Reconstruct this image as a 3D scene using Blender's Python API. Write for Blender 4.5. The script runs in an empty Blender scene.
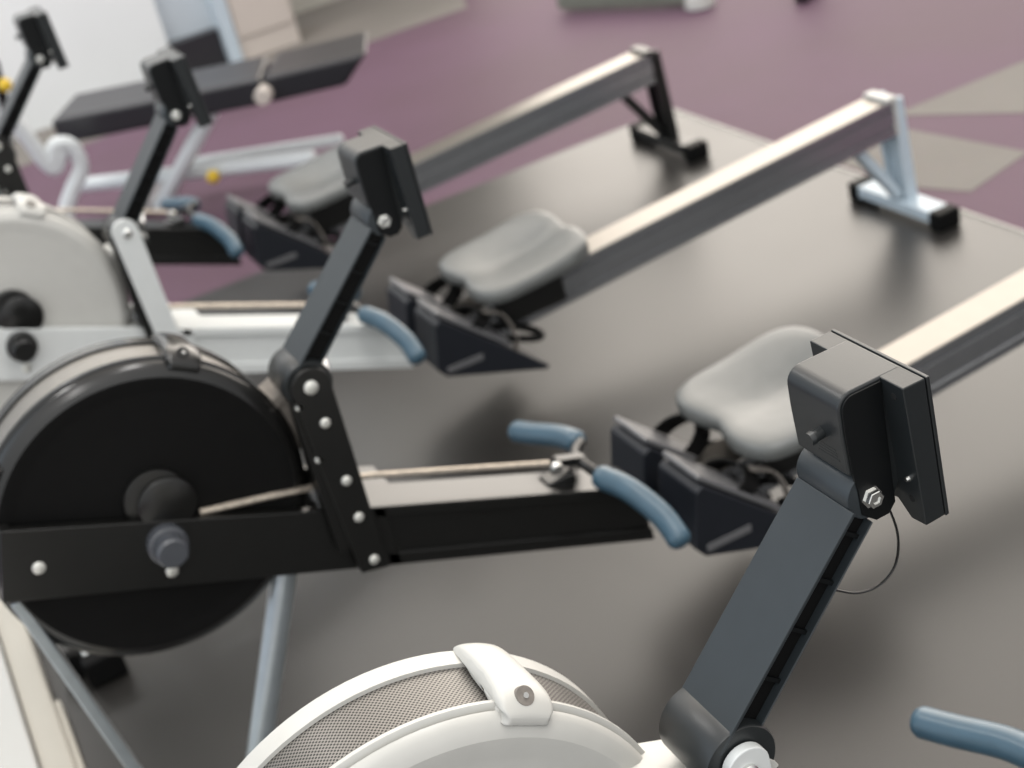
import bpy, bmesh, math, random
from mathutils import Vector, Matrix
C = bpy.context.scene.collection
PI = math.pi
random.seed(4)

# ------------------------------------------------------------------ materials
def nm(name):
    m = bpy.data.materials.new(name); m.use_nodes = True
    return m, m.node_tree, m.node_tree.nodes['Principled BSDF']

def mat(name, col, rough=.5, metal=0., spec=.5, noise=0., scale=40., coat=0., bump=0., bscale=300.):
    m, nt, b = nm(name)
    b.inputs['Roughness'].default_value = rough
    b.inputs['Metallic'].default_value = metal
    b.inputs['Specular IOR Level'].default_value = spec
    b.inputs['Coat Weight'].default_value = coat
    tc = nt.nodes.new('ShaderNodeTexCoord')
    n = nt.nodes.new('ShaderNodeTexNoise'); n.inputs['Scale'].default_value = scale; n.inputs['Detail'].default_value = 4
    nt.links.new(tc.outputs['Object'], n.inputs['Vector'])
    r = nt.nodes.new('ShaderNodeValToRGB')
    lo = [max(0, c*(1-noise)) for c in col]; hi = [min(1, c*(1+noise)) for c in col]
    r.color_ramp.elements[0].position = .3; r.color_ramp.elements[1].position = .7
    r.color_ramp.elements[0].color = (*lo, 1); r.color_ramp.elements[1].color = (*hi, 1)
    nt.links.new(n.outputs['Fac'], r.inputs['Fac']); nt.links.new(r.outputs['Color'], b.inputs['Base Color'])
    if bump:
        n2 = nt.nodes.new('ShaderNodeTexNoise'); n2.inputs['Scale'].default_value = bscale
        nt.links.new(tc.outputs['Object'], n2.inputs['Vector'])
        bp = nt.nodes.new('ShaderNodeBump'); bp.inputs['Strength'].default_value = bump; bp.inputs['Distance'].default_value = .001
        nt.links.new(n2.outputs['Fac'], bp.inputs['Height']); nt.links.new(bp.outputs['Normal'], b.inputs['Normal'])
    return m

M = {}
M['black'] = mat('black_painted_steel', (.0065, .0065, .006), .28, spec=.5, noise=.1)
M['black_gloss'] = mat('black_gloss_paint', (.012, .012, .0115), .2, spec=.6, noise=.05)
M['black_face'] = mat('black_matt_plastic', (.0035, .0035, .0035), .6, spec=.15, noise=.1)
M['plastic'] = mat('charcoal_moulded_plastic', (.014, .0165, .0175), .36, spec=.6, noise=.06, bump=.12, bscale=900)
M['plastic_dark'] = mat('dark_moulded_plastic', (.0035, .0042, .0046), .40, spec=.25, noise=.06, bump=.1, bscale=900)
M['arm'] = mat('slate_coated_steel', (.025, .031, .035), .40, spec=.5, noise=.05, bump=.06, bscale=700)
M['white'] = mat('white_coated_steel', (.66, .68, .67), .35, spec=.5, noise=.02)
M['cream'] = mat('off_white_plastic', (.52, .515, .485), .38, spec=.5, noise=.02)
M['alu'] = mat('brushed_aluminium', (.36, .37, .385), .24, metal=.85, noise=.04)
M['alu_top'] = mat('polished_steel_strip', (.25, .235, .215), .32, metal=1., noise=.02)
M['alu_dark'] = mat('dark_rail_side', (.06, .065, .075), .25, metal=0., spec=.7, noise=.05)
M['chrome'] = mat('chrome_bolt', (.8, .8, .77), .25, metal=1., noise=.03)
M['bolt'] = mat('bright_bolt', (.75, .75, .7), .4, metal=.6, noise=.03)
M['seat'] = mat('grey_rubber_seat', (.125, .13, .126), .36, spec=.55, noise=.06)
M['grip'] = mat('blue_grey_rubber_grip', (.045, .095, .135), .32, spec=.65, noise=.08)
M['leg_blue'] = mat('pale_blue_grey_paint', (.5, .58, .64), .35, spec=.5, noise=.03)
M['leg_chrome'] = mat('satin_steel_leg', (.45, .5, .53), .28, metal=.7, noise=.05)
M['strap'] = mat('grey_webbing', (.2, .18, .16), .8, noise=.2, scale=120)
M['chain'] = mat('brass_toned_chain', (.5, .44, .37), .4, metal=.7, noise=.3, scale=200)
M['yellow'] = mat('yellow_plastic', (.75, .5, .03), .4, noise=.04)
M['pad'] = mat('black_vinyl_pad', (.018, .017, .021), .35, spec=.5, noise=.08)
M['tube_white'] = mat('white_painted_tube', (.66, .69, .7), .3, spec=.5, noise=.03)
M['wall'] = mat('white_painted_wall', (.74, .76, .76), .6, noise=.02, scale=3)
M['glass_blue'] = mat('blue_grey_panel', (.50, .55, .59), .3, noise=.06, scale=3)
M['beige'] = mat('beige_painted_box', (.55, .49, .44), .5, noise=.03, scale=6)
M['plinth'] = mat('white_plinth_paint', (.52, .52, .50), .5, noise=.02, scale=3)
M['skirting'] = mat('cream_gloss_paint', (.46, .44, .39), .4, noise=.04, scale=8)
M['screen'] = mat('grey_green_lcd', (.25, .28, .24), .2, noise=.02)
M['hole'] = mat('dark_recess', (.004, .004, .004), .7)
M['trim'] = mat('aluminium_floor_trim', (.32, .32, .30), .45, metal=.4, noise=.05)
M['base_green'] = mat('grey_green_paint', (.16, .17, .14), .5, noise=.1)

M['plastic_navy'] = mat('dark_navy_plastic', (.009, .011, .016), .45, spec=.45, noise=.06)
M['shell'] = mat('graphite_moulded_plastic', (.014, .0165, .0175), .34, spec=.45, noise=.05, bump=.1, bscale=900)
M['plastic_light'] = mat('mid_grey_plastic', (.13, .13, .135), .3, spec=.6, noise=.06)


def perforated(name, cx, cz, light, dark, p=.0058):
    m, nt, b = nm(name); N = nt.nodes; L = nt.links
    b.inputs['Roughness'].default_value = .4; b.inputs['Metallic'].default_value = .35
    tc = N.new('ShaderNodeTexCoord'); s = N.new('ShaderNodeSeparateXYZ'); L.new(tc.outputs['Object'], s.inputs[0])
    def mth(op, a, b_=None):
        n = N.new('ShaderNodeMath'); n.operation = op
        for i, v in enumerate((a, b_)):
            if v is None: continue
            if isinstance(v, (int, float)): n.inputs[i].default_value = v
            else: L.new(v, n.inputs[i])
        return n.outputs[0]
    a = mth('ARCTAN2', mth('SUBTRACT', s.outputs['Z'], cz), mth('SUBTRACT', s.outputs['X'], cx))
    u = mth('MULTIPLY', a, .235*2*PI/p); v = mth('MULTIPLY', s.outputs['Y'], 2*PI/p)
    q = mth('MULTIPLY', mth('COSINE', u), mth('COSINE', v))
    r = N.new('ShaderNodeMapRange'); r.inputs[1].default_value = .02; r.inputs[2].default_value = .22
    L.new(q, r.inputs[0])
    mx = N.new('ShaderNodeMix'); mx.data_type = 'RGBA'
    mx.inputs[6].default_value = (*light, 1); mx.inputs[7].default_value = (*dark, 1)
    L.new(r.outputs[0], mx.inputs[0]); L.new(mx.outputs[2], b.inputs['Base Color'])
    return m
CX, CZ = .03, .61
M['perf'] = perforated('perforated_steel_band', CX, CZ, (.20, .187, .17), (.016, .015, .014), .0048)
M['perf_light'] = perforated('perforated_light_band', CX, CZ, (.30, .285, .26), (.09, .085, .08), .004)

def floor_mat(name, c1, c2, rough, spec, scale, fine=0., bump=0.):
    m, nt, b = nm(name); N = nt.nodes; L = nt.links
    b.inputs['Roughness'].default_value = rough; b.inputs['Specular IOR Level'].default_value = spec
    tc = N.new('ShaderNodeTexCoord'); n = N.new('ShaderNodeTexNoise'); n.inputs['Scale'].default_value = scale; n.inputs['Detail'].default_value = 6
    L.new(tc.outputs['Object'], n.inputs['Vector'])
    n2 = N.new('ShaderNodeTexNoise'); n2.inputs['Scale'].default_value = 260; n2.inputs['Detail'].default_value = 2
    L.new(tc.outputs['Object'], n2.inputs['Vector'])
    r = N.new('ShaderNodeValToRGB'); r.color_ramp.elements[0].position = .36; r.color_ramp.elements[1].position = .66
    r.color_ramp.elements[0].color = (*c1, 1); r.color_ramp.elements[1].color = (*c2, 1); L.new(n.outputs['Fac'], r.inputs['Fac'])
    mx = N.new('ShaderNodeMix'); mx.data_type = 'RGBA'; mx.blend_type = 'OVERLAY'; mx.inputs[0].default_value = fine
    L.new(r.outputs['Color'], mx.inputs[6]); L.new(n2.outputs['Color'], mx.inputs[7]); L.new(mx.outputs[2], b.inputs['Base Color'])
    if bump:
        bp = N.new('ShaderNodeBump'); bp.inputs['Strength'].default_value = bump; bp.inputs['Distance'].default_value = .002
        L.new(n2.outputs['Fac'], bp.inputs['Height']); L.new(bp.outputs['Normal'], b.inputs['Normal'])
    # worn, duller patches vary the gloss
    rr = N.new('ShaderNodeMapRange'); rr.inputs[3].default_value = rough-.05; rr.inputs[4].default_value = rough+.08
    L.new(n.outputs['Fac'], rr.inputs[0]); L.new(rr.outputs[0], b.inputs['Roughness'])
    return m
M['rubber'] = floor_mat('black_rubber_floor', (.014, .0132, .012), (.026, .0235, .0215), .34, .68, 1.6, .25, .1)
M['carpet'] = floor_mat('purple_floor', (.120, .072, .095), (.145, .086, .122), .6, .14, 1.2, .3, .15)
M['carpet_grey'] = floor_mat('warm_grey_floor', (.175, .16, .145), (.21, .192, .175), .6, .14, 1.4, .25, .15)

# ------------------------------------------------------------------ mesh helpers
def finish(name, bm, m, parent=None, bevel=0., seg=2, smooth=True, mats=None):
    bmesh.ops.recalc_face_normals(bm, faces=bm.faces)
    me = bpy.data.meshes.new(name); bm.to_mesh(me); bm.free()
    for f in me.polygons: f.use_smooth = smooth
    for mm in (mats or [m]): me.materials.append(mm)
    o = bpy.data.objects.new(name, me); C.objects.link(o)
    if parent: o.parent = parent
    if bevel:
        b = o.modifiers.new('bevel', 'BEVEL'); b.width = bevel; b.segments = seg; b.limit_method = 'ANGLE'; b.angle_limit = math.radians(35)
        b.harden_normals = True
    elif smooth:
        me.set_sharp_from_angle(angle=math.radians(40))
    return o

def prism(bm, pts, y0, y1):          # polygon in (x,z) pushed along y
    a = [bm.verts.new((x, y0, z)) for x, z in pts]; b = [bm.verts.new((x, y1, z)) for x, z in pts]
    n = len(pts); bm.faces.new(a); bm.faces.new(b[::-1])
    for i in range(n): bm.faces.new((a[i], b[i], b[(i+1) % n], a[(i+1) % n]))

def box(bm, x0, x1, y0, y1, z0, z1):
    prism(bm, [(x0, z0), (x1, z0), (x1, z1), (x0, z1)], y0, y1)

def cyl(bm, p0, p1, r0, r1=None, n=24):
    r1 = r0 if r1 is None else r1
    p0, p1 = Vector(p0), Vector(p1); d = (p1-p0).normalized()
    u = d.orthogonal().normalized(); v = d.cross(u)
    a = [bm.verts.new(p0+(u*math.cos(2*PI*i/n)+v*math.sin(2*PI*i/n))*r0) for i in range(n)]
    b = [bm.verts.new(p1+(u*math.cos(2*PI*i/n)+v*math.sin(2*PI*i/n))*r1) for i in range(n)]
    bm.faces.new(a); bm.faces.new(b[::-1])
    for i in range(n): bm.faces.new((a[i], b[i], b[(i+1) % n], a[(i+1) % n]))

def lathe_y(bm, prof, cx, cz, n=96, close=True):   # prof: (y, r) around an axis along y
    rings = []
    for y, r in prof:
        if r < 1e-6: rings.append([bm.verts.new((cx, y, cz))])
        else: rings.append([bm.verts.new((cx+r*math.cos(2*PI*i/n), y, cz+r*math.sin(2*PI*i/n))) for i in range(n)])
    for A, B in zip(rings, rings[1:]):
        for i in range(n):
            j = (i+1) % n
            if len(A) == 1: bm.faces.new((A[0], B[i], B[j]))
            elif len(B) == 1: bm.faces.new((A[i], B[0], A[j]))
            else: bm.faces.new((A[i], B[i], B[j], A[j]))

def smooth_path(pts, k=6):
    P = [Vector(p) for p in pts]; P = [P[0]*2-P[1]]+P+[P[-1]*2-P[-2]]; out = []
    for i in range(1, len(P)-2):
        for t in range(k):
            t /= k
            out.append(.5*((2*P[i])+(-P[i-1]+P[i+1])*t+(2*P[i-1]-5*P[i]+4*P[i+1]-P[i+2])*t*t+(-P[i-1]+3*P[i]-3*P[i+1]+P[i+2])*t**3))
    out.append(P[-2]); return out

def tube(bm, pts, r, n=14, round_end=False):
    P = [Vector(p) for p in pts]; R = [r]*len(P)
    if round_end:
        for e in (0, -1):
            pass
        d0 = (P[0]-P[1]).normalized(); d1 = (P[-1]-P[-2]).normalized()
        P = [P[0]+d0*r*.55, P[0]+d0*r*.35]+P+[P[-1]+d1*r*.35, P[-1]+d1*r*.55]; R = [r*.45, r*.8]+R+[r*.8, r*.45]
    u = (P[1]-P[0]).orthogonal().normalized(); rings = []
    for i, p in enumerate(P):
        d = (P[min(i+1, len(P)-1)]-P[max(i-1, 0)]).normalized()
        u = (u-d*u.dot(d)).normalized(); v = d.cross(u)
        rings.append([bm.verts.new(p+(u*math.cos(2*PI*k/n)+v*math.sin(2*PI*k/n))*R[i]) for k in range(n)])
    for A, B in zip(rings, rings[1:]):
        for k in range(n): bm.faces.new((A[k], B[k], B[(k+1) % n], A[(k+1) % n]))
    bm.faces.new(rings[0]); bm.faces.new(rings[-1][::-1])

def bar(bm, p0, p1, w, h, side=(0, 1, 0)):      # rectangular bar; w along side, h across
    p0, p1 = Vector(p0), Vector(p1); d = (p1-p0).normalized(); s = Vector(side); s = (s-d*s.dot(d)).normalized(); t = d.cross(s)
    q = [(-1, -1), (1, -1), (1, 1), (-1, 1)]
    a = [bm.verts.new(p0+s*w/2*i+t*h/2*j) for i, j in q]; b = [bm.verts.new(p1+s*w/2*i+t*h/2*j) for i, j in q]
    bm.faces.new(a); bm.faces.new(b[::-1])
    for i in range(4): bm.faces.new((a[i], b[i], b[(i+1) % 4], a[(i+1) % 4]))

def N(): return bmesh.new()

def thing(name, label, cat, loc=(0, 0, 0), rotz=0, group=None):
    o = bpy.data.objects.new(name, None); C.objects.link(o); o.empty_display_size = .1
    o.location = loc; o.rotation_euler = (0, 0, rotz); tag(o, label, cat, group); return o
def tag(o, label, cat, group=None):
    o['label'] = label; o['category'] = cat
    if group: o['group'] = group
    return o
def struct(o): o['kind'] = 'structure'; return o

def bolt_head(parent, x, y, z, r=.0075, hexa=False, m='bolt', depth=.005):
    b = N(); n = 6 if hexa else 20
    if not hexa:
        lathe_y(b, [(y, r), (y-depth*.5, r), (y-depth, r*.65), (y-depth, 0)], x, z, n)
    else:
        lathe_y(b, [(y, r*1.25), (y-.001, r*1.25), (y-.001, r), (y-depth*.92, r), (y-depth, r*.9), (y-depth, r*.55), (y-depth*.8, r*.5), (y-depth*.8, 0)], x, z, 6)
    return finish('bolt', b, M[m], parent, smooth=not hexa)

# ------------------------------------------------------------------ rowing machine
def beam_top(x): return .698-(x+.168)*(.698-.288)/.96
def beam_bot(x): return .594-(x+.209)*(.594-.191)/.98
def rail_top(x): return .331-.0699*(2.204-x)

def rower(label, loc, k, seat_x=1.118, fly_dy=0., full=True):
    root = thing('rowing_machine', label, 'rowing machine', loc, 0, 'rowing machines parked in a row')
    body = M[k['body']]; white = k['body'] != 'black'
    # ---- main frame beam
    bm = N()
    xs0, xs1 = -.206, .36
    side = [(xs0, beam_bot(xs0)), (xs1, beam_bot(xs1)), (xs1, beam_top(xs1)), (xs0+.038, beam_top(xs0+.038))]
    prism(bm, side, -.050, -.032)
    prism(bm, side, .112+fly_dy, .128+fly_dy)
    prism(bm, [(xs0, beam_bot(xs0)), (xs0+.02, beam_bot(xs0+.02)), (xs0+.05, beam_top(xs0+.05)), (xs0+.034, beam_top(xs0+.034))], -.034, .114+fly_dy)
    prism(bm, [(.30, beam_bot(.30)), (.40, beam_bot(.40)), (.40, beam_top(.40)-.001), (.30, beam_top(.30)-.001)], -.040, .114+fly_dy)
    # box part with recessed sides
    a, c = .34, .80
    def sl(o0, o1): return [(a, beam_bot(a)+o0), (c, beam_bot(c)+o0), (c, beam_bot(c)+o1), (a, beam_bot(a)+o1)]
    h = beam_top(a)-beam_bot(a)
    prism(bm, sl(.004, h-.004), -.042, .030)
    prism(bm, sl(0, .024), -.050, .038)
    prism(bm, sl(h-.020, h), -.050, .038)
    beam = finish('frame_beam', bm, body, root, bevel=.002)
    for x, z in ((-.146, .630), (.021, .535)): bolt_head(beam, x+.004, -.050, z-.008, .0095)
    bm = N()
    lathe_y(bm, [(-.050, .030), (-.066, .030), (-.069, .026), (-.069, .024), (-.090, .024), (-.094, .020), (-.094, 0)], .033, .576, 40)
    finish('adjustment_knob', bm, M['alu_dark' if not white else 'black'], beam)
    # ---- flywheel housing
    d = fly_dy; hm = M[k['housing']]
    bm = N()
    lathe_y(bm, [(.100+d, 0), (.104+d, .12), (.100+d, .20), (.097+d, .234), (.093+d, .2375), (.070+d, .2375), (.069+d, .232), (.069+d, .22)], CX, CZ)
    lathe_y(bm, [(.001+d, .22), (.001+d, .240), (-.001+d, .2415), (-.005+d, .2415), (-.007+d, .239), (-.0075+d, .2345), (-.0095+d, .2335),
                 (-.0105+d, .2365), (-.014+d, .2355), (-.019+d, .231), (-.0240+d, .223), (-.0262+d, .217)], CX, CZ)
    hous = finish('flywheel_housing', bm, M[k['rim']], root)
    bm = N()
    lathe_y(bm, [(-.0262+d, .2171), (-.0262+d, .209), (-.0245+d, .198), (-.0238+d, .19), (-.0262+d, .12), (-.0275+d, .06), (-.0278+d, 0)], CX, CZ)
    finish('housing_cover', bm, hm, hous)
    bm = N(); lathe_y(bm, [(.0695+d, .2335), (.0005+d, .2335)], CX, CZ, 128)
    finish('perforated_band', bm, M[k['perf']], hous)
    for ang in (59, 141):
        bm = N(); t = .0235
        prof = [(.099, .236), (.097, .246), (.088, .2535), (.065, .258), (.030, .260), (.000, .259), (-.014, .254), (-.0225, .246), (-.0265, .237), (-.0265, .228),
                (-.0215, .226), (-.006, .2425), (.002, .243), (.007, .2335), (.064, .2335), (.070, .238), (.092, .238)]
        ca, sa = math.cos(math.radians(ang)), math.sin(math.radians(ang))
        def pt(y, r, s): return (CX+r*ca-s*sa, y+d, CZ+r*sa+s*ca)
        secs = []
        for s, dr in ((-t, -.010), (-t*.8, -.006), (-t*.3, -.004), (t*.3, -.004), (t*.8, -.006), (t, -.010)):
            secs.append([bm.verts.new(pt(y, r+(dr if 1 <= i < 8 else 0), s*((1+.28*min(1, max(0, (.02-y)/.03))) if y > -.0235 else 1.0))) for i, (y, r) in enumerate(prof)])
        n = len(prof)
        for A, B in zip(secs, secs[1:]):
            for i in range(n): bm.faces.new((A[i], B[i], B[(i+1) % n], A[(i+1) % n]))
        bm.faces.new(secs[0]); bm.faces.new(secs[-1][::-1])
        clip = finish('retaining_clip', bm, M[k['clip']], hous)
        ss = clip.modifiers.new('round', 'SUBSURF'); ss.levels = ss.render_levels = 2
        # recessed screw on the near shoulder of the clip
        bm = N(); c0 = Vector(pt(-.0125, .2505, .003)); nrm = (Vector(pt(-.022, .260, .003))-c0).normalized()
        cyl(bm, c0-nrm*.004, c0+nrm*.0012, .0098, .0092, 20)
        finish('screw_recess', bm, M['strap' if white else 'hole'], clip)
        bm = N(); cyl(bm, c0, c0+nrm*.0026, .0036, .0028, 12)
        finish('screw', bm, M['chrome'], clip)
    # bracket from housing to post
    bm = N(); lo = (-.062 if d else -.03) if white else 0
    if d: prism(bm, [(.222, .705), (.295, .674), (.295, .662), (.222, .690)], .0, .058)
    else: prism(bm, [(.235 if not d else .20, (.690 if not d else .712)+lo), (.292, .712+lo), (.292, .700+lo), (.25, .676+lo), (.228, .672+lo)], -.006, .060)
    prism(bm, [(.205, .60), (.292, .60), (.292, .704+lo), (.24, .684+lo)], .000, .050)
    finish('housing_bracket', bm, M[k['bracket']], root, bevel=.001)
    # hub
    bm = N(); lathe_y(bm, [(-.022+d*.3, .046), (-.038, .046), (-.039, .044), (-.039, 0)], .043, .640, 48)
    lathe_y(bm, [(-.039, .043), (-.046, .043), (-.0485, .040), (-.0485, 0)], .055, .628, 48)
    finish('hub_cover', bm, M['black'], root)
    # ---- upright post
    def plate(x0, x1, x2, x3, zb, r, cx, cz):
        P = [(x0, zb), (x1, zb-.01)]
        P += [(cx+r*math.cos(math.radians(t)), cz+r*math.sin(math.radians(t))) for t in range(-5, 186, 12)]
        return P
    bm = N(); pr, pcx = (.0305, .305) if not white else ((.0225, .305) if d else (.0265, .301))
    prism(bm, plate(.288, .333, 0, 0, .392, pr, pcx, .723), -.071, -.060)
    post = finish('support_post', bm, M[k['post']], root, bevel=.0015)
    bm = N(); prism(bm, plate(.288, .336, 0, 0, .42, .024, .316, .710), .026, .038)
    finish('post_side_plate', bm, M[k['post']], post, bevel=.0015)
    bm = N(); prism(bm, [(.292, .42), (.326, .42), (.332, .68), (.286, .68)], -.061, .038)
    prism(bm, [(.262, .46), (.296, .46), (.296, .700), (.272, .690)], -.045, -.030)
    prism(bm, [(.266, .44), (.296, .44), (.296, .712), (.268, .712)], -.066, -.055)
    finish('post_core', bm, M['black'], post)
    if not white:
        for x, z in ((.3115, .655), (.3145, .550), (.315, .482), (.317, .400)): bolt_head(post, x-.004, -.071, z+.007, .0078)
        for x, z in ((.2795, .700), (.282, .607)): bolt_head(post, x, -.066, z, .0062)
    bolt_head(post, .304 if not white else .303, -.071, .725 if not white else .720, .0108 if not white else .010, m='bolt' if not white else 'chrome', depth=.006)
    bm = N(); cyl(bm, (.352, .02, .715), (.340, -.03, .712), .009, n=16)
    finish('spacer_tube', bm, M['alu'], post)
    if white:
        bm = N(); prism(bm, [(.322, .712), (.336, .694), (.341, .697), (.338, .704), (.326, .718)], -.06, -.050)
        finish('locking_tab', bm, M['cream'], post, bevel=.001)
    # ---- monitor arm
    Y0, Y1 = -.050, .022
    P, T = Vector((.309, .722)), Vector((.4815, .9215)); u = (T-P).normalized(); nrm = Vector((-u.y, u.x))   # towards the front
    def ap(t, o): q = P+u*t+nrm*o; return (q.x, q.y)
    bm = N(); L = (T-P).length
    prism(bm, [ap(.0, .0325), ap(L-.019, .0162), ap(L-.019, .0122), ap(0, .0285)], Y0-.009, Y1)          # front plate
    prism(bm, [ap(.02, -.001), ap(L-.022, -.0125), ap(L-.022, -.0145), ap(.02, -.003)], Y0-.006, Y1)          # rear plate
    arm = finish('monitor_arm', bm, M['arm'], root, bevel=.0012)
    bm = N(); prism(bm, [ap(.0, .028), ap(L-.01, .012), ap(L-.01, -.0128), ap(0, -.0015)], Y0+.004, Y1-.010)
    finish('arm_core', bm, M['black_face'], arm)
    bm = N()
    for t in (.075, .125, .175, .222):
        f = t/L
        prism(bm, [ap(t, .029-.017*f), ap(t+.004, .029-.017*f), ap(t+.004, -.002-.011*f), ap(t, -.002-.011*f)], Y0-.0005, Y1-.002)
    finish('arm_rib', bm, M['plastic_dark'], arm)
    bm = N(); lathe_y(bm, [(Y0-.0085, .020), (Y0-.0085, .0365), (Y0-.006, .038), (Y1-.002, .038), (Y1, .0365), (Y1, .020)], P.x-.004, P.y, 48)
    lathe_y(bm, [(Y0-.007, .0), (Y0-.007, .022)], P.x-.004, P.y, 48)
    lathe_y(bm, [(Y1-.001, .0), (Y1-.001, .022)], P.x-.004, P.y, 48)
    finish('lower_barrel', bm, M['plastic'], arm)
    bm = N(); lathe_y(bm, [(Y0-.001, 0), (Y0-.001, .0235), (Y0+.001, .0245), (Y1-.001, .0245), (Y1+.001, .0235), (Y1+.001, 0)], T.x, T.y, 40)
    finish('upper_barrel', bm, M['arm'], arm)
    # ---- monitor
    bm = N()
    arc = [(.4760+.0150*math.cos(math.radians(t)), 1.0135+.0150*math.sin(math.radians(t))) for t in range(180, 89, -15)]
    housing = [(.4630, .9480), (.4610, .99)]+arc+[(.5296, 1.0285), (.5296, .95), (.5070, .905), (.498, .896), (.489, .899), (.483, .942)]
    prism(bm, housing, Y0-.0005, Y1+.0005)
    mon = finish('monitor', bm, M['plastic'], root, bevel=.0025, seg=3)
    bm = N()
    prism(bm, [(.4655, .953), (.4637, .99)]+[(.4762+.0125*math.cos(math.radians(t)), 1.0130+.0125*math.sin(math.radians(t))) for t in range(180, 89, -15)]+[(.5062, 1.0255), (.5062, .902), (.498, .893), (.484, .893), (.470, .905), (.469, .93)], Y0-.0025, Y0+.001)
    finish('side_cover', bm, M['plastic_dark'], mon, bevel=.0008)
    SY0, SY1 = -.080, .047
    bm = N()
    # back shell of the display (bottom corner cut back towards the arm)
    def slab(x_t, x_b, x2_t, x2_b, grow=0.):
        top, bot = 1.0282+grow, .8850-grow
        back = [(SY0-grow, top), (SY1+grow, top), (SY1+grow, bot+.0), (SY1-.012, bot-.001), (-.045, .898-grow), (-.060, bot-.002), (SY0-grow, bot)]
        A = []; B = []
        for y, z in back:
            f = (top-z)/(top-bot)
            A.append(bm.verts.new((x_t+(x_b-x_t)*f, y, z))); B.append(bm.verts.new((x2_t+(x2_b-x2_t)*f, y, z+(0 if z == top else .001))))
        bm.faces.new(A); bm.faces.new(B[::-1]); n = len(A)
        for i in range(n): bm.faces.new((A[i], B[i], B[(i+1) % n], A[(i+1) % n]))
    slab(.5065, .5150, .5300, .5360)
    shell = finish('display_shell', bm, M['shell'], mon, bevel=.0014)
    bm = N(); slab(.5308, .5368, .5345, .5405, .0004)
    finish('display_bezel', bm, M['plastic'], mon, bevel=.001)
    bm = N(); q = [bm.verts.new(v) for v in ((.5348, -.066, 1.015), (.5348, .033, 1.015), (.5390, .033, .925), (.5390, -.066, .925))]
    bm.faces.new(q); r = bmesh.ops.extrude_face_region(bm, geom=bm.faces[:])
    bmesh.ops.translate(bm, verts=[v for v in r['geom'] if isinstance(v, bmesh.types.BMVert)], vec=(.0009, 0, 0))
    finish('display_screen', bm, M['screen'], mon)
    for y, z, out in ((-.066, 1.015, 0), (-.066, .930, 1), (-.066, .908, 0)):
        f = (1.028-z)/.14; x = .5065+.0085*f
        bm = N()
        if out: cyl(bm, (x+.001, y, z), (x-.0035, y, z), .0032, .0022, 14)
        else: cyl(bm, (x+.001, y, z), (x-.0004, y, z), .0034, .0034, 14)
        finish('button' if out else 'screw_hole', bm, M['chrome' if out else 'hole'], shell)
    bm = N(); cyl(bm, (.4635, -.021, .982), (.4520, -.021, .981), .0056, .0056, 24); cyl(bm, (.4520, -.021, .981), (.4475, -.021, .9807), .0066, .0060, 24)
    finish('rear_knob', bm, M['plastic'], mon)
    bm = N()
    for i, (w0, w1) in enumerate(((-.046, -.022), (-.048, -.020), (-.047, -.021), (-.049, -.019))):
        z = .970-i*.0032; box(bm, .46170+.00012*i, .4632, w0+.008, w1+.008, z-.0006, z+.0006)
    finish('embossed_lettering', bm, M['plastic'], mon)
    bolt_head(mon, T.x, Y0-.0025, T.y-.002, .0086, hexa=True, m='chrome', depth=.0075)
    if k.get('cable'):
      bm = N(); tube(bm, smooth_path([(.500, -.03, .905), (.512, -.03, .885), (.5200, -.03, .848), (.514, -.03, .817), (.494, -.03, .8035), (.468, -.03, .808), (.440, -.03, .828)], 8), .0013, 8)
      finish('sensor_cable', bm, M['black_gloss'], mon)
    # ---- monorail
    x0, x1 = .86, 2.200; hw = .042; bm = N()
    sec = [(-hw, 0), (hw, 0), (hw, -.014), (hw-.006, -.017), (hw-.006, -.023), (hw, -.026), (hw, -.062), (hw-.005, -.065), (hw-.005, -.070), (hw, -.073), (hw, -.092),
           (-hw, -.092), (-hw, -.073), (-hw+.005, -.070), (-hw+.005, -.065), (-hw, -.062), (-hw, -.026), (-hw+.006, -.023), (-hw+.006, -.017), (-hw, -.014)]
    A = [bm.verts.new((x0, y-.002, rail_top(x0)+z-.0015)) for y, z in sec]; B = [bm.verts.new((x1, y-.002, rail_top(x1)+z-.0015)) for y, z in sec]
    n = len(sec); bm.faces.new(A[::-1]); bm.faces.new(B)
    for i in range(n): bm.faces.new((A[i], A[(i+1) % n], B[(i+1) % n], B[i]))
    rail = finish('monorail', bm, M['alu'], root, smooth=False)
    bm = N(); hw2 = hw-.0005
    q = [(x0, -1), (x1, -1), (x1, 1), (x0, 1)]
    lo = [bm.verts.new((x, s*hw2-.002, rail_top(x)-.0015)) for x, s in q]; hi = [bm.verts.new((x, s*(hw2-.001)-.002, rail_top(x)+.0008)) for x, s in q]
    bm.faces.new(lo); bm.faces.new(hi[::-1])
    for i in range(4): bm.faces.new((lo[i], hi[i], hi[(i+1) % 4], lo[(i+1) % 4]))
    finish('running_strip', bm, M['alu_top'], rail)
    bm = N(); z = rail_top(x1)
    box(bm, x1-.022, x1+.010, -.048, .044, z-.004, z+.010); box(bm, x1, x1+.010, -.046, .042, z-.095, z)
    finish('end_cap', bm, M['cream'if white else 'black'], rail, bevel=.002)
    # ---- rear leg
    lm = M[k['rear']]; bm = N()
    for s in (-.038, .030):
        bar(bm, (2.216, s, z+.0), (2.232, s, .045), .012, .034)
    bar(bm, (2.216, -.004, z-.01), (2.232, -.004, .045), .066, .006)
    leg = finish('rear_leg', bm, lm, root, bevel=.002)
    bm = N(); bar(bm, (2.095, -.004, z-.100), (2.215, -.004, .055), .040, .024)
    finish('leg_brace', bm, lm, leg, bevel=.002)
    bm = N(); box(bm, 2.198, 2.262, -.150, .150, .016, .048)
    foot = finish('rear_foot', bm, lm, root, bevel=.004)
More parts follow.
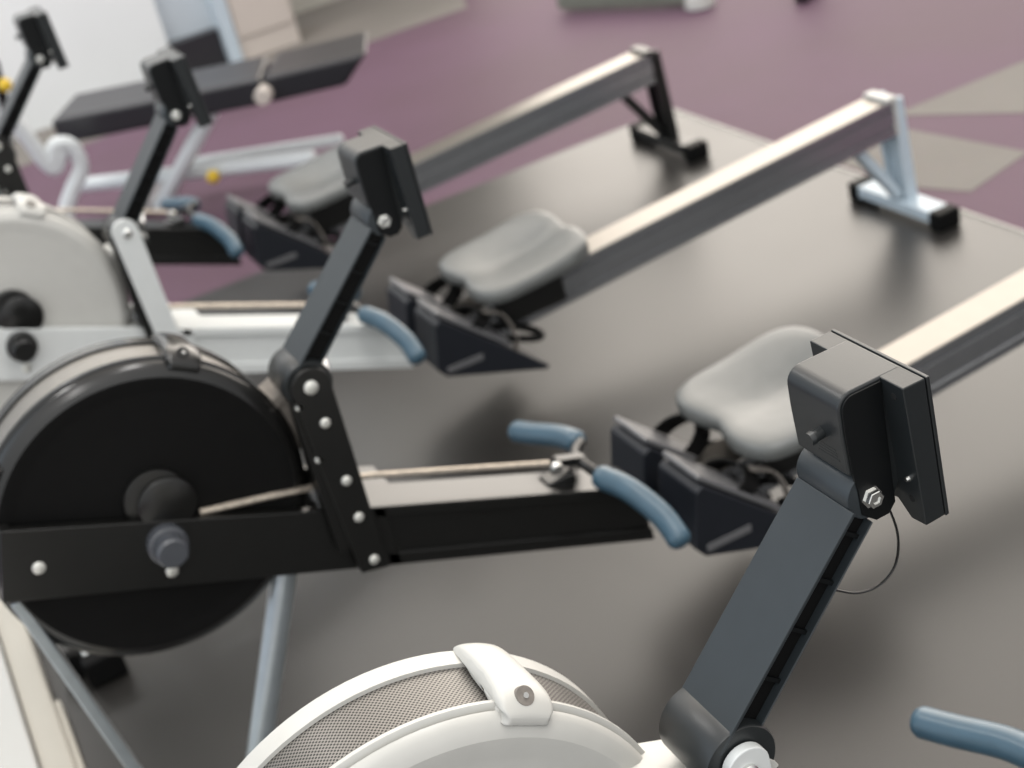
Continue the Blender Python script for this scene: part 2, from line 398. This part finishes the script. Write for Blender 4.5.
    for s in (-1, 1):
        bm = N(); box(bm, 2.194, 2.266, min(s*.142, s*.185), max(s*.142, s*.185), .0, .052)
        finish('foot_cap', bm, M['black_face'], foot, bevel=.007, seg=3)
    # ---- front legs
    fm = M[k['front']]
    bm = N(); tube(bm, [(.190, .0, .42), (.014, .0, .045)], .021, 20); finish('front_leg', bm, fm, root)
    bm = N(); bar(bm, (-.190, -.01, .57), (-.118, -.01, .045), .030, .018); finish('front_leg', bm, fm, root, bevel=.003)
    bm = N(); fh = k['fh']; bar(bm, (-.070, -fh+.03, .040), (-.070, fh-.03, .040), .06, .04, side=(1, 0, 0))
    bar(bm, (-.125, -.01, .040), (.020, -.01, .040), .05, .036)
    ff = finish('front_foot', bm, fm if k['front'] != 'leg_chrome' else M['black'], root, bevel=.004)
    for s in (-1, 1):
        bm = N(); box(bm, -.108, -.032, min(s*(fh-.04), s*fh), max(s*(fh-.04), s*fh), 0, .062)
        finish('foot_cap', bm, M['black_face'], ff, bevel=.008, seg=3)
        bm = N(); cyl(bm, (-.125, s*(fh-.07)-.012, .030), (-.125, s*(fh-.07)+.012, .030), .030, n=28)
        finish('caster_wheel', bm, M['black_face'], ff, bevel=.003)
    # ---- foot stretchers
    for y0, y1 in ((-.150, -.027), (.018, .141)):
        bm = N()
        prism(bm, [(.845, .303), (.824, .198), (.842, .174), (1.080, .088), (1.088, .096), (.860, .312)], y0, y1)
        fr = finish('foot_rest', bm, M['plastic_navy'], root, bevel=.004)
        ym = (y0+y1)/2
        u2 = Vector((1.086-.860, 0, .098-.312)).normalized(); n2 = Vector((-u2.z, 0, u2.x))
        o = Vector((.858, ym, .314))
        bm = N(); A = o+n2*.008-u2*.010; bar(bm, A, o+n2*.008+u2*.20, y1-y0-.010, .010)
        finish('foot_plate', bm, M['plastic_light'], fr, bevel=.003)
        # heel cup: raised lip around the heel
        bm = N(); hp = []
        for t in range(0, 181, 15):
            th = math.radians(t)
            hp.append(o+u2*(.235+.055*math.sin(th))+Vector((0, math.cos(th)*.048, 0))+n2*(.034+.018*math.sin(th)))
        hp = [o+u2*.19+Vector((0, .048, 0))+n2*.018]+hp+[o+u2*.19+Vector((0, -.048, 0))+n2*.018]
        tube(bm, hp, .009, 10); finish('heel_cup', bm, M['black_face'], fr)
        # strap arching over the foot
        bm = N(); ring = []
        for t in range(0, 181, 12):
            th = math.radians(t); c = o+u2*(.100+.02*math.sin(th))+Vector((0, math.cos(th)*.055, 0))+n2*(.014+(.058 if y0 > 0 else .034)*math.sin(th))
            ring.append((c, Vector((0, math.cos(th), 0))+n2*math.sin(th)))
        rows = []
        for c, nn in ring:
            rows.append([bm.verts.new(c+u2*a-nn*b) for a, b in ((-.018, 0), (.018, 0), (.018, .004), (-.018, .004))])
        for A, B in zip(rows, rows[1:]):
            for i in range(4): bm.faces.new((A[i], B[i], B[(i+1) % 4], A[(i+1) % 4]))
        bm.faces.new(rows[0]); bm.faces.new(rows[-1][::-1])
        finish('foot_strap', bm, M['black_face'], fr)
        bm = N(); c = o+u2*.115+n2*(.075 if y0 > 0 else .05)
        tube_pts = smooth_path([c+Vector((0, -.02, 0)), c+u2*.04+n2*.012+Vector((0, -.035, 0)), c+u2*.09-n2*.02+Vector((0, -.045, 0)), c+u2*.12-n2*.07+Vector((0, -.048, 0))], 5)
        for A, B in zip(tube_pts, tube_pts[1:]): bar(bm, A, B, .022, .003)
        finish('strap_tail', bm, M['strap'], fr)
        if y0 < 0:
            bm = N(); bar(bm, (.845, y0-.0005, .190), (.935, y0-.0005, .188), .003, .014)
            finish('side_rib', bm, M['plastic_light'], fr, bevel=.001)
    bm = N(); box(bm, .84, .98, -.060, .046, .190, .225); box(bm, .87, .89, -.12, .12, .190, .215)
    finish('foot_rest_mount', bm, M['black'], root, bevel=.003)
    # ---- seat and carriage
    zt = rail_top(seat_x)
    bm = N(); n = 40; rings = []
    def outline(t):
        c, s = math.cos(t), math.sin(t); e = .45
        x = math.copysign(abs(c)**e, c)*.150; y = math.copysign(abs(s)**e, s)*.162
        if c < 0: x += .020*math.exp(-(y/.045)**2)       # notch in the front edge
        return x, y
    tilt = math.tan(math.radians(4))
    for r, z in ((.93, -.024), (.98, -.023), (1.0, -.018), (1.005, -.006), (.995, .002), (.97, .006), (.91, .008), (.75, .006), (.5, .000), (.25, -.004), (.08, -.005)):
        R = []
        for i in range(n*2):
            x, y = outline(PI*i/n); x *= r; y *= r
            zz = z
            if z > -.01 and r < 1: zz += .012*max(0, x/.14)-.010*math.exp(-(y/.03)**2)*(.4+.6*max(0, x/.14))+.006*math.exp(-((abs(y)-.08)/.05)**2)*(1-r*.6)
            R.append(bm.verts.new((seat_x+x, y-.002, zt+.067+zz+x*tilt)))
        rings.append(R)
    for A, B in zip(rings, rings[1:]):
        for i in range(2*n): bm.faces.new((A[i], B[i], B[(i+1) % (2*n)], A[(i+1) % (2*n)]))
    bm.faces.new(rings[0]); bm.faces.new(rings[-1][::-1])
    finish('seat', bm, M['seat'], root)
    bm = N()
    box(bm, seat_x-.095, seat_x+.095, -.064, .060, zt+.008, zt+.043)
    for s in (-.064, .050): box(bm, seat_x-.085, seat_x+.085, s, s+.010, zt-.065, zt+.02)
    car = finish('seat_carriage', bm, M['black'], root, bevel=.003)
    for sx in (-.06, .06):
        bm = N(); cyl(bm, (seat_x+sx, -.036, zt+.010), (seat_x+sx, .032, zt+.010+0), .0085, n=20); finish('seat_roller', bm, M['cream'], car)
    # ---- handle, chain
    bm = N()
    tube(bm, smooth_path([(.728, -.062, .350), (.716, -.02, .364), (.718, .02, .366), (.750, .055, .360)], 5), .0095, 12)
    bar(bm, (.672, -.003, .383), (.722, -.003, .366), .018, .014)
    hd = finish('handle', bm, M['black'], root)
    bm = N(); tube(bm, smooth_path([(.724, -.056, .352), (.748, -.105, .338), (.768, -.165, .306), (.768, -.212, .282)], 6), .0205, 18, True); finish('handle_grip', bm, M['grip'], hd)
    bm = N(); tube(bm, smooth_path([(.748, .070, .355), (.737, .115, .351), (.714, .17, .343), (.698, .215, .336)], 6), .0205, 18, True); finish('handle_grip', bm, M['grip'], hd)
    bm = N(); lathe_y(bm, [(-.020, 0), (-.020, .009), (-.013, .013), (-.006, .009), (-.006, 0)], .668, .376, 20); finish('chain_swivel', bm, M['chrome'], hd)
    bm = N(); tube(bm, ([(.095, -.032, .588), (.19, -.031, .566)] if not white else [])+[(.268, -.028, .545), (.310, -.01, .53), (.365, -.003, .507), (.660, -.003, .386)], .0055, 8)
    finish('drive_chain', bm, M['chain'], root)
    bm = N(); lathe_y(bm, [(-.042, 0), (-.042, .010), (-.030, .013), (-.018, .010), (-.018, 0)], .268, .535, 20)
    box(bm, .262, .300, -.044, -.036, .515, .54); finish('chain_guide', bm, M['alu'], root)
    bm = N(); xh = .665; zb = beam_top(xh)
    box(bm, xh-.022, xh+.03, -.022, .016, zb-.004, zb+.018); finish('handle_hook', bm, M['black_gloss'], root, bevel=.003)
    ar = k.get('arm', 0)
    if ar:
        Q = Matrix.Translation((0, 0, -k.get('drop', 0))) @ Matrix.Translation((P.x, 0, P.y)) @ Matrix.Rotation(math.radians(ar), 4, 'Y') @ Matrix.Translation((-P.x, 0, -P.y))
        arm.matrix_local = Q; mon.matrix_local = Q
    return root


WH = dict(body='white', rim='cream', housing='cream', perf='perf', clip='cream', bracket='cream', post='white', rear='leg_blue', front='white', fh=.09, rear_=0)
WH3 = dict(WH); WH3['fh'] = .42; WH3['arm'] = -1.5; WH3['drop'] = .018
BK = dict(body='black', rim='black_gloss', housing='black_face', perf='perf_light', clip='black_gloss', bracket='strap', post='black', rear='black', front='leg_chrome', fh=.09, arm=1.5)
R4 = dict(WH); R4.update(body='black', post='black', rear='black', front='leg_chrome', bracket='cream'); R4['arm'] = .5; R4['drop'] = .026
WH = dict(WH); WH['cable'] = 1
rower('nearest rowing machine, white flywheel housing with perforated band, sharp charcoal monitor at front right', (.0502, -1.0415, 0), WH, fly_dy=.047)
rower('all-black rowing machine with black flywheel disc, second from the camera', (0, 0, 0), BK)
rower('white-framed rowing machine directly behind the all-black one, with pale blue rear leg', (-.0546, .968, 0), WH3)
rower('farthest rowing machine, black beam and black rear leg, beside the purple floor', (-.165, 1.967, 0), R4)

# ------------------------------------------------------------------ setting
def slab_poly(name, pts, z0, z1, m):
    bm = N(); a = [bm.verts.new((x, y, z0)) for x, y in pts]; b = [bm.verts.new((x, y, z1)) for x, y in pts]; n = len(pts)
    bm.faces.new(a); bm.faces.new(b[::-1])
    for i in range(n): bm.faces.new((a[i], b[i], b[(i+1) % n], a[(i+1) % n]))
    return finish(name, bm, m, smooth=False)
fl = struct(slab_poly('floor', [(-3, -4), (14, -4), (14, 14), (-3, 14)], -.12, -.0085, M['carpet']))
t = slab_poly('rubber_mat', [(-.236, -3.8), (2.262, -3.8), (2.262, 2.28), (-.236, 2.28)], -.0085, 0, M['rubber'])
tag(t, 'black rubber floor mat under the row of rowing machines', 'floor mat')
bm = N(); prism(bm, [(2.262, -.0085), (2.286, -.0085), (2.268, .002), (2.262, .002)], -3.8, 2.28)
struct(finish('trim_1', bm, M['trim']))
# warm grey inlays in the purple floor
def inlay(pts): 
    o = slab_poly('floor_inlay', pts, -.0100, -.0070, M['carpet_grey']); return struct(o)
inlay([(2.62, 1.56), (3.16, 1.55), (2.84, 1.22)]).name = 'trim_2'
inlay([(2.297, 1.62), (2.57, 1.46), (2.64, 1.00), (2.37, .93), (2.297, 1.1)]).name = 'trim_3'
inlay([(-2, 4.42), (2.5, 4.45), (3.2, 6.5), (-2, 6.5)]).name = 'trim_4'
# front wall: cream skirting with white wall behind, left of the machines
bm = N(); prism(bm, [(-.290, -.01), (-.236, -.01), (-.236, .045), (-.248, .052), (-.290, .052)], -3.5, 1.45); box(bm, -.24, -.224, -3.5, .54, -.01, .025)
struct(finish('baseboard_front', bm, M['skirting'], bevel=.004))
bm = N(); prism(bm, [(-.8, -.01), (-.293, -.01), (-.293, .07), (-.8, .09)], -3.5, 1.45)
struct(finish('wall_front', bm, M['plinth'], bevel=.004))
# far wall
bm = N(); box(bm, -2, 1.20, 4.92, 5.12, -.01, 3); struct(finish('wall_back', bm, M['wall'], smooth=False))
bm = N(); box(bm, 1.20, 1.44, 4.97, 5.12, -.01, 3); struct(finish('wall_recess', bm, M['glass_blue'], smooth=False))
bm = N(); box(bm, 1.19, 1.44, 4.90, 4.98, -.01, .17); struct(finish('shade_panel_back', bm, M['pad'], bevel=.004))  # dark panel added in place of the shadow at the recess foot
bm = N(); prism(bm, [(1.44, -.01), (1.50, -.01), (1.50, 3), (1.44, 3)], 4.84, 5.12); struct(finish('trim_5', bm, M['leg_blue'], bevel=.004))
bm = N(); box(bm, 1.50, 1.80, 4.86, 5.2, -.01, 1.6); box(bm, 1.51, 1.79, 4.85, 4.87, .10, 1.5)
tag(finish('cabinet', bm, M['beige'], bevel=.01), 'beige cabinet standing against the white wall at top left', 'cabinet')
bm = N(); box(bm, 1.80, 3.0, 5.45, 5.6, -.01, 3); struct(finish('wall_right', bm, M['skirting'], smooth=False))

# ------------------------------------------------------------------ weight bench beyond the farthest rower
wb = thing('weight_bench', 'black padded weight bench with white tube frame and yellow pin knob, beyond the farthest rower', 'weight bench', (.9, 2.9, 0))
def W(p): return (p[0]-.9, p[1]-2.9, p[2])
near = [Vector((.40, 3.115, .45)), Vector((1.037, 2.727, .45)), Vector((1.045, 2.722, .45)), Vector((1.37, 2.575, .45))]
back = Vector((.14, .26, 0))
for a, b, e in ((near[0], near[1], 0), (near[2], near[3], 1)):
    bm = N(); d = (b-a).normalized(); dn = Vector((0, 0, -.09)); cut = d*(-.10) if e else Vector((0, 0, 0))
    top = [a, b, b+back-d*.03, a+back]; bot = [a+dn, b+dn+cut, b+back+dn+cut, a+back+dn]
    A = [bm.verts.new(W(p)) for p in bot]; B = [bm.verts.new(W(p)) for p in top]
    bm.faces.new(A); bm.faces.new(B[::-1])
    for i in range(4): bm.faces.new((A[i], B[i], B[(i+1) % 4], A[(i+1) % 4]))
    finish('bench_pad', bm, M['pad'], wb, bevel=.015, seg=3)
for p, q, r in (((.44, 3.43, .12), (1.14, 2.78, .12), .028), ((.80, 3.22, .12), (1.28, 2.86, .12), .02)):
    bm = N(); tube(bm, [W(p), W(q)], r, 16, True); finish('base_rail', bm, M['tube_white'], wb)
bm = N(); tube(bm, [W((.89, 2.90, .36)), W((.65, 3.13, .03))], .028, 16, True); finish('bench_leg', bm, M['tube_white'], wb)
for p in ((.62, 3.27, .0), (1.15, 2.80, .0)):
    bm = N(); bar(bm, W((p[0]-.12, p[1]-.16, .035)), W((p[0]+.12, p[1]+.16, .035)), .05, .05, side=(1, -1, 0)); bar(bm, W((p[0], p[1], .04)), W((p[0], p[1], .12)), .04, .04, side=(1, 0, 0)); finish('bench_foot', bm, M['tube_white'], wb, bevel=.005)
bm = N(); cyl(bm, W((1.015, 2.68, .40)), W((1.05, 2.74, .40)), .028, n=24); finish('pivot_cap', bm, M['beige'], wb, bevel=.006)
bm = N(); bmesh.ops.create_uvsphere(bm, u_segments=16, v_segments=10, radius=.024, matrix=Matrix.Translation(W((.84, 3.00, .11)))); cyl(bm, W((.84, 3.00, .11)), W((.86, 3.08, .12)), .008, n=10)
k_ = finish('pin_knob', bm, M['yellow'], wb); k_['label'] = 'yellow pull-pin knob'

# ------------------------------------------------------------------ white tube machine at far left
tm = thing('exercise_machine', 'white bent-tube exercise machine at far left, partly hidden by a rower monitor', 'exercise machine', (.30, 3.0, 0))
def V(x, z, y=3.0): return (x-.30, y-3.0, z)
bm = N(); tube(bm, smooth_path([V(.20, .78), V(.25, .62), V(.30, .46), V(.325, .36), V(.350, .325), V(.385, .37)], 6), .026, 16, True); finish('upright_tube', bm, M['tube_white'], tm)
bm = N(); tube(bm, smooth_path([V(.345, .345), V(.378, .395), V(.425, .375), V(.430, .30), V(.38, .24), V(.33, .17), V(.29, .03)], 6), .027, 16, True); finish('bent_handle', bm, M['tube_white'], tm)
bm = N(); bar(bm, V(.10, .03), V(.46, .03), .06, .05); finish('base_foot', bm, M['tube_white'], tm, bevel=.006)
bm = N(); tube(bm, [V(.280, .745, 2.82), V(.262, .60, 2.84)], .016, 12, True); finish('lever', bm, M['black'], tm)
bm = N(); bmesh.ops.create_uvsphere(bm, u_segments=16, v_segments=10, radius=.022, matrix=Matrix.Translation(V(.284, .675, 2.80))); k_ = finish('pin_knob', bm, M['yellow'], tm); k_['label'] = 'yellow pull-pin knob'

# grey-green machine bases on the purple floor at the top edge
eb = thing('cardio_machine', 'low grey-green machine base with a cream foot pad at the top edge', 'cardio machine', (2.95, 3.45, 0))
bm = N(); bar(bm, (-.25, .40, .045), (.06, -.17, .045), .10, .07, side=(1, .5, 0)); bar(bm, (.06, -.17, .045), (.22, .10, .045), .08, .07, side=(1, -.6, 0)); finish('base_frame', bm, M['base_green'], eb, bevel=.015)
bm = N(); lathe = bmesh.ops.create_cone(bm, cap_ends=True, segments=24, radius1=.065, radius2=.055, depth=.06, matrix=Matrix.Translation((.06, -.22, .022))); finish('foot_pad', bm, M['cream'], eb, bevel=.01)
eb = thing('equipment_stand', 'small black machine foot at the top edge, right of the cream foot pad', 'equipment stand', (3.28, 2.80, 0))
bm = N(); bar(bm, (-.06, .02, .02), (.12, .16, .02), .06, .055, side=(1, -1, 0)); bar(bm, (.08, .14, .04), (.16, .20, .55), .05, .05, side=(1, -1, 0)); finish('rubber_foot', bm, M['black'], eb, bevel=.01)

# ------------------------------------------------------------------ light
w = bpy.data.worlds.new('gym_daylight'); bpy.context.scene.world = w; w.use_nodes = True
nt = w.node_tree; bg = nt.nodes['Background']; tc = nt.nodes.new('ShaderNodeTexCoord')
def wm(op, a, b=None, c=None):
    n = nt.nodes.new('ShaderNodeMath'); n.operation = op; n.use_clamp = False
    for i, v in enumerate((a, b, c)):
        if v is None: continue
        if isinstance(v, (int, float)): n.inputs[i].default_value = v
        else: nt.links.new(v, n.inputs[i])
    return n.outputs[0]
def lobe(dirv, power):
    d = Vector(dirv).normalized()
    n = nt.nodes.new('ShaderNodeVectorMath'); n.operation = 'DOT_PRODUCT'; n.inputs[1].default_value = d; nt.links.new(tc.outputs['Generated'], n.inputs[0])
    return wm('POWER', wm('MAXIMUM', n.outputs['Value'], 0.), power)
def vscale(colr, f):
    n = nt.nodes.new('ShaderNodeVectorMath'); n.operation = 'SCALE'; n.inputs[0].default_value = colr; nt.links.new(f, n.inputs['Scale']); return n.outputs[0]
def vadd(a, b):
    n = nt.nodes.new('ShaderNodeVectorMath'); n.operation = 'ADD'; nt.links.new(a, n.inputs[0])
    if isinstance(b, tuple): n.inputs[1].default_value = b
    else: nt.links.new(b, n.inputs[1])
    return n.outputs[0]
LOBES = [((.56, .76, .30), 4.5, (5.0, 4.6, 4.1)),      # warm glow added for rail and floor reflections, as from unseen far windows
         ((.1, -.3, 1), 2, (.62, .58, .54)),            # overhead glow standing in for unseen ceiling lamps
         ((-1, .25, .35), 5, (.9, 1.08, 1.25)),  # cool daylight from the front windows
         ((-.2, -1, .45), 2, (.80, .82, .82))]       # glow added on the camera side to brighten white faces         
acc = None
for d, p, c in LOBES:
    s = vscale(c, lobe(d, p)); acc = vadd(s, (.30, .30, .31)) if acc is None else vadd(acc, s)
nt.links.new(acc, bg.inputs['Color']); bg.inputs['Strength'].default_value = 1.0

for nme, loc, sx, sy, pw in (('wall_fill_back', (.2, 3.9, 3.0), 2.4, .5, 62),  # unseen area light added to brighten the far wall
                             ('highlight_fill_front', (-.4, -2.2, 3.3), .35, 1.8, 15), ('highlight_fill_middle', (1.1, -.6, 3.3), .35, 1.8, 26), ('highlight_fill_left', (-.6, 1.0, 3.3), .35, 1.8, 22)):  # unseen overhead strips added for crisper highlights on rounded edges
    ld = bpy.data.lights.new(nme, 'AREA'); ld.shape = 'RECTANGLE'; ld.size = sx; ld.size_y = sy; ld.energy = pw; ld.color = (1, .98, .95)
    lo_ = bpy.data.objects.new(nme, ld); C.objects.link(lo_); lo_.location = loc; lo_.rotation_euler = (math.radians(28 if 'back' in nme else (-12 if 'front' not in nme else 25)), 0, 0)
# ------------------------------------------------------------------ camera
f = 1478.414
Rw = [[0.8704025262319296, -0.44004025688886705, -0.2208257708285507], [-0.3892715212111336, -0.3404694874092215, -0.8558903020739227], [0.3014417468920391, 0.8309302649898355, -0.4676406407264293]]
cam = bpy.data.cameras.new('camera'); co = bpy.data.objects.new('camera', cam); C.objects.link(co)
R = Matrix(((Rw[0][0], -Rw[1][0], -Rw[2][0]), (Rw[0][1], -Rw[1][1], -Rw[2][1]), (Rw[0][2], -Rw[1][2], -Rw[2][2])))
co.matrix_world = Matrix.Translation((-.0886838, -1.99, 1.6722984)) @ R.to_4x4()
cam.sensor_width = 36; cam.lens = f*36/1024; cam.clip_start = .02; cam.clip_end = 60
cam.dof.use_dof = True; cam.dof.focus_distance = 1.27; cam.dof.aperture_fstop = 5.0
sc = bpy.context.scene; sc.camera = co
sc.view_settings.view_transform = 'Standard'; sc.view_settings.look = 'None'; sc.view_settings.gamma = 1; sc.view_settings.exposure = 0
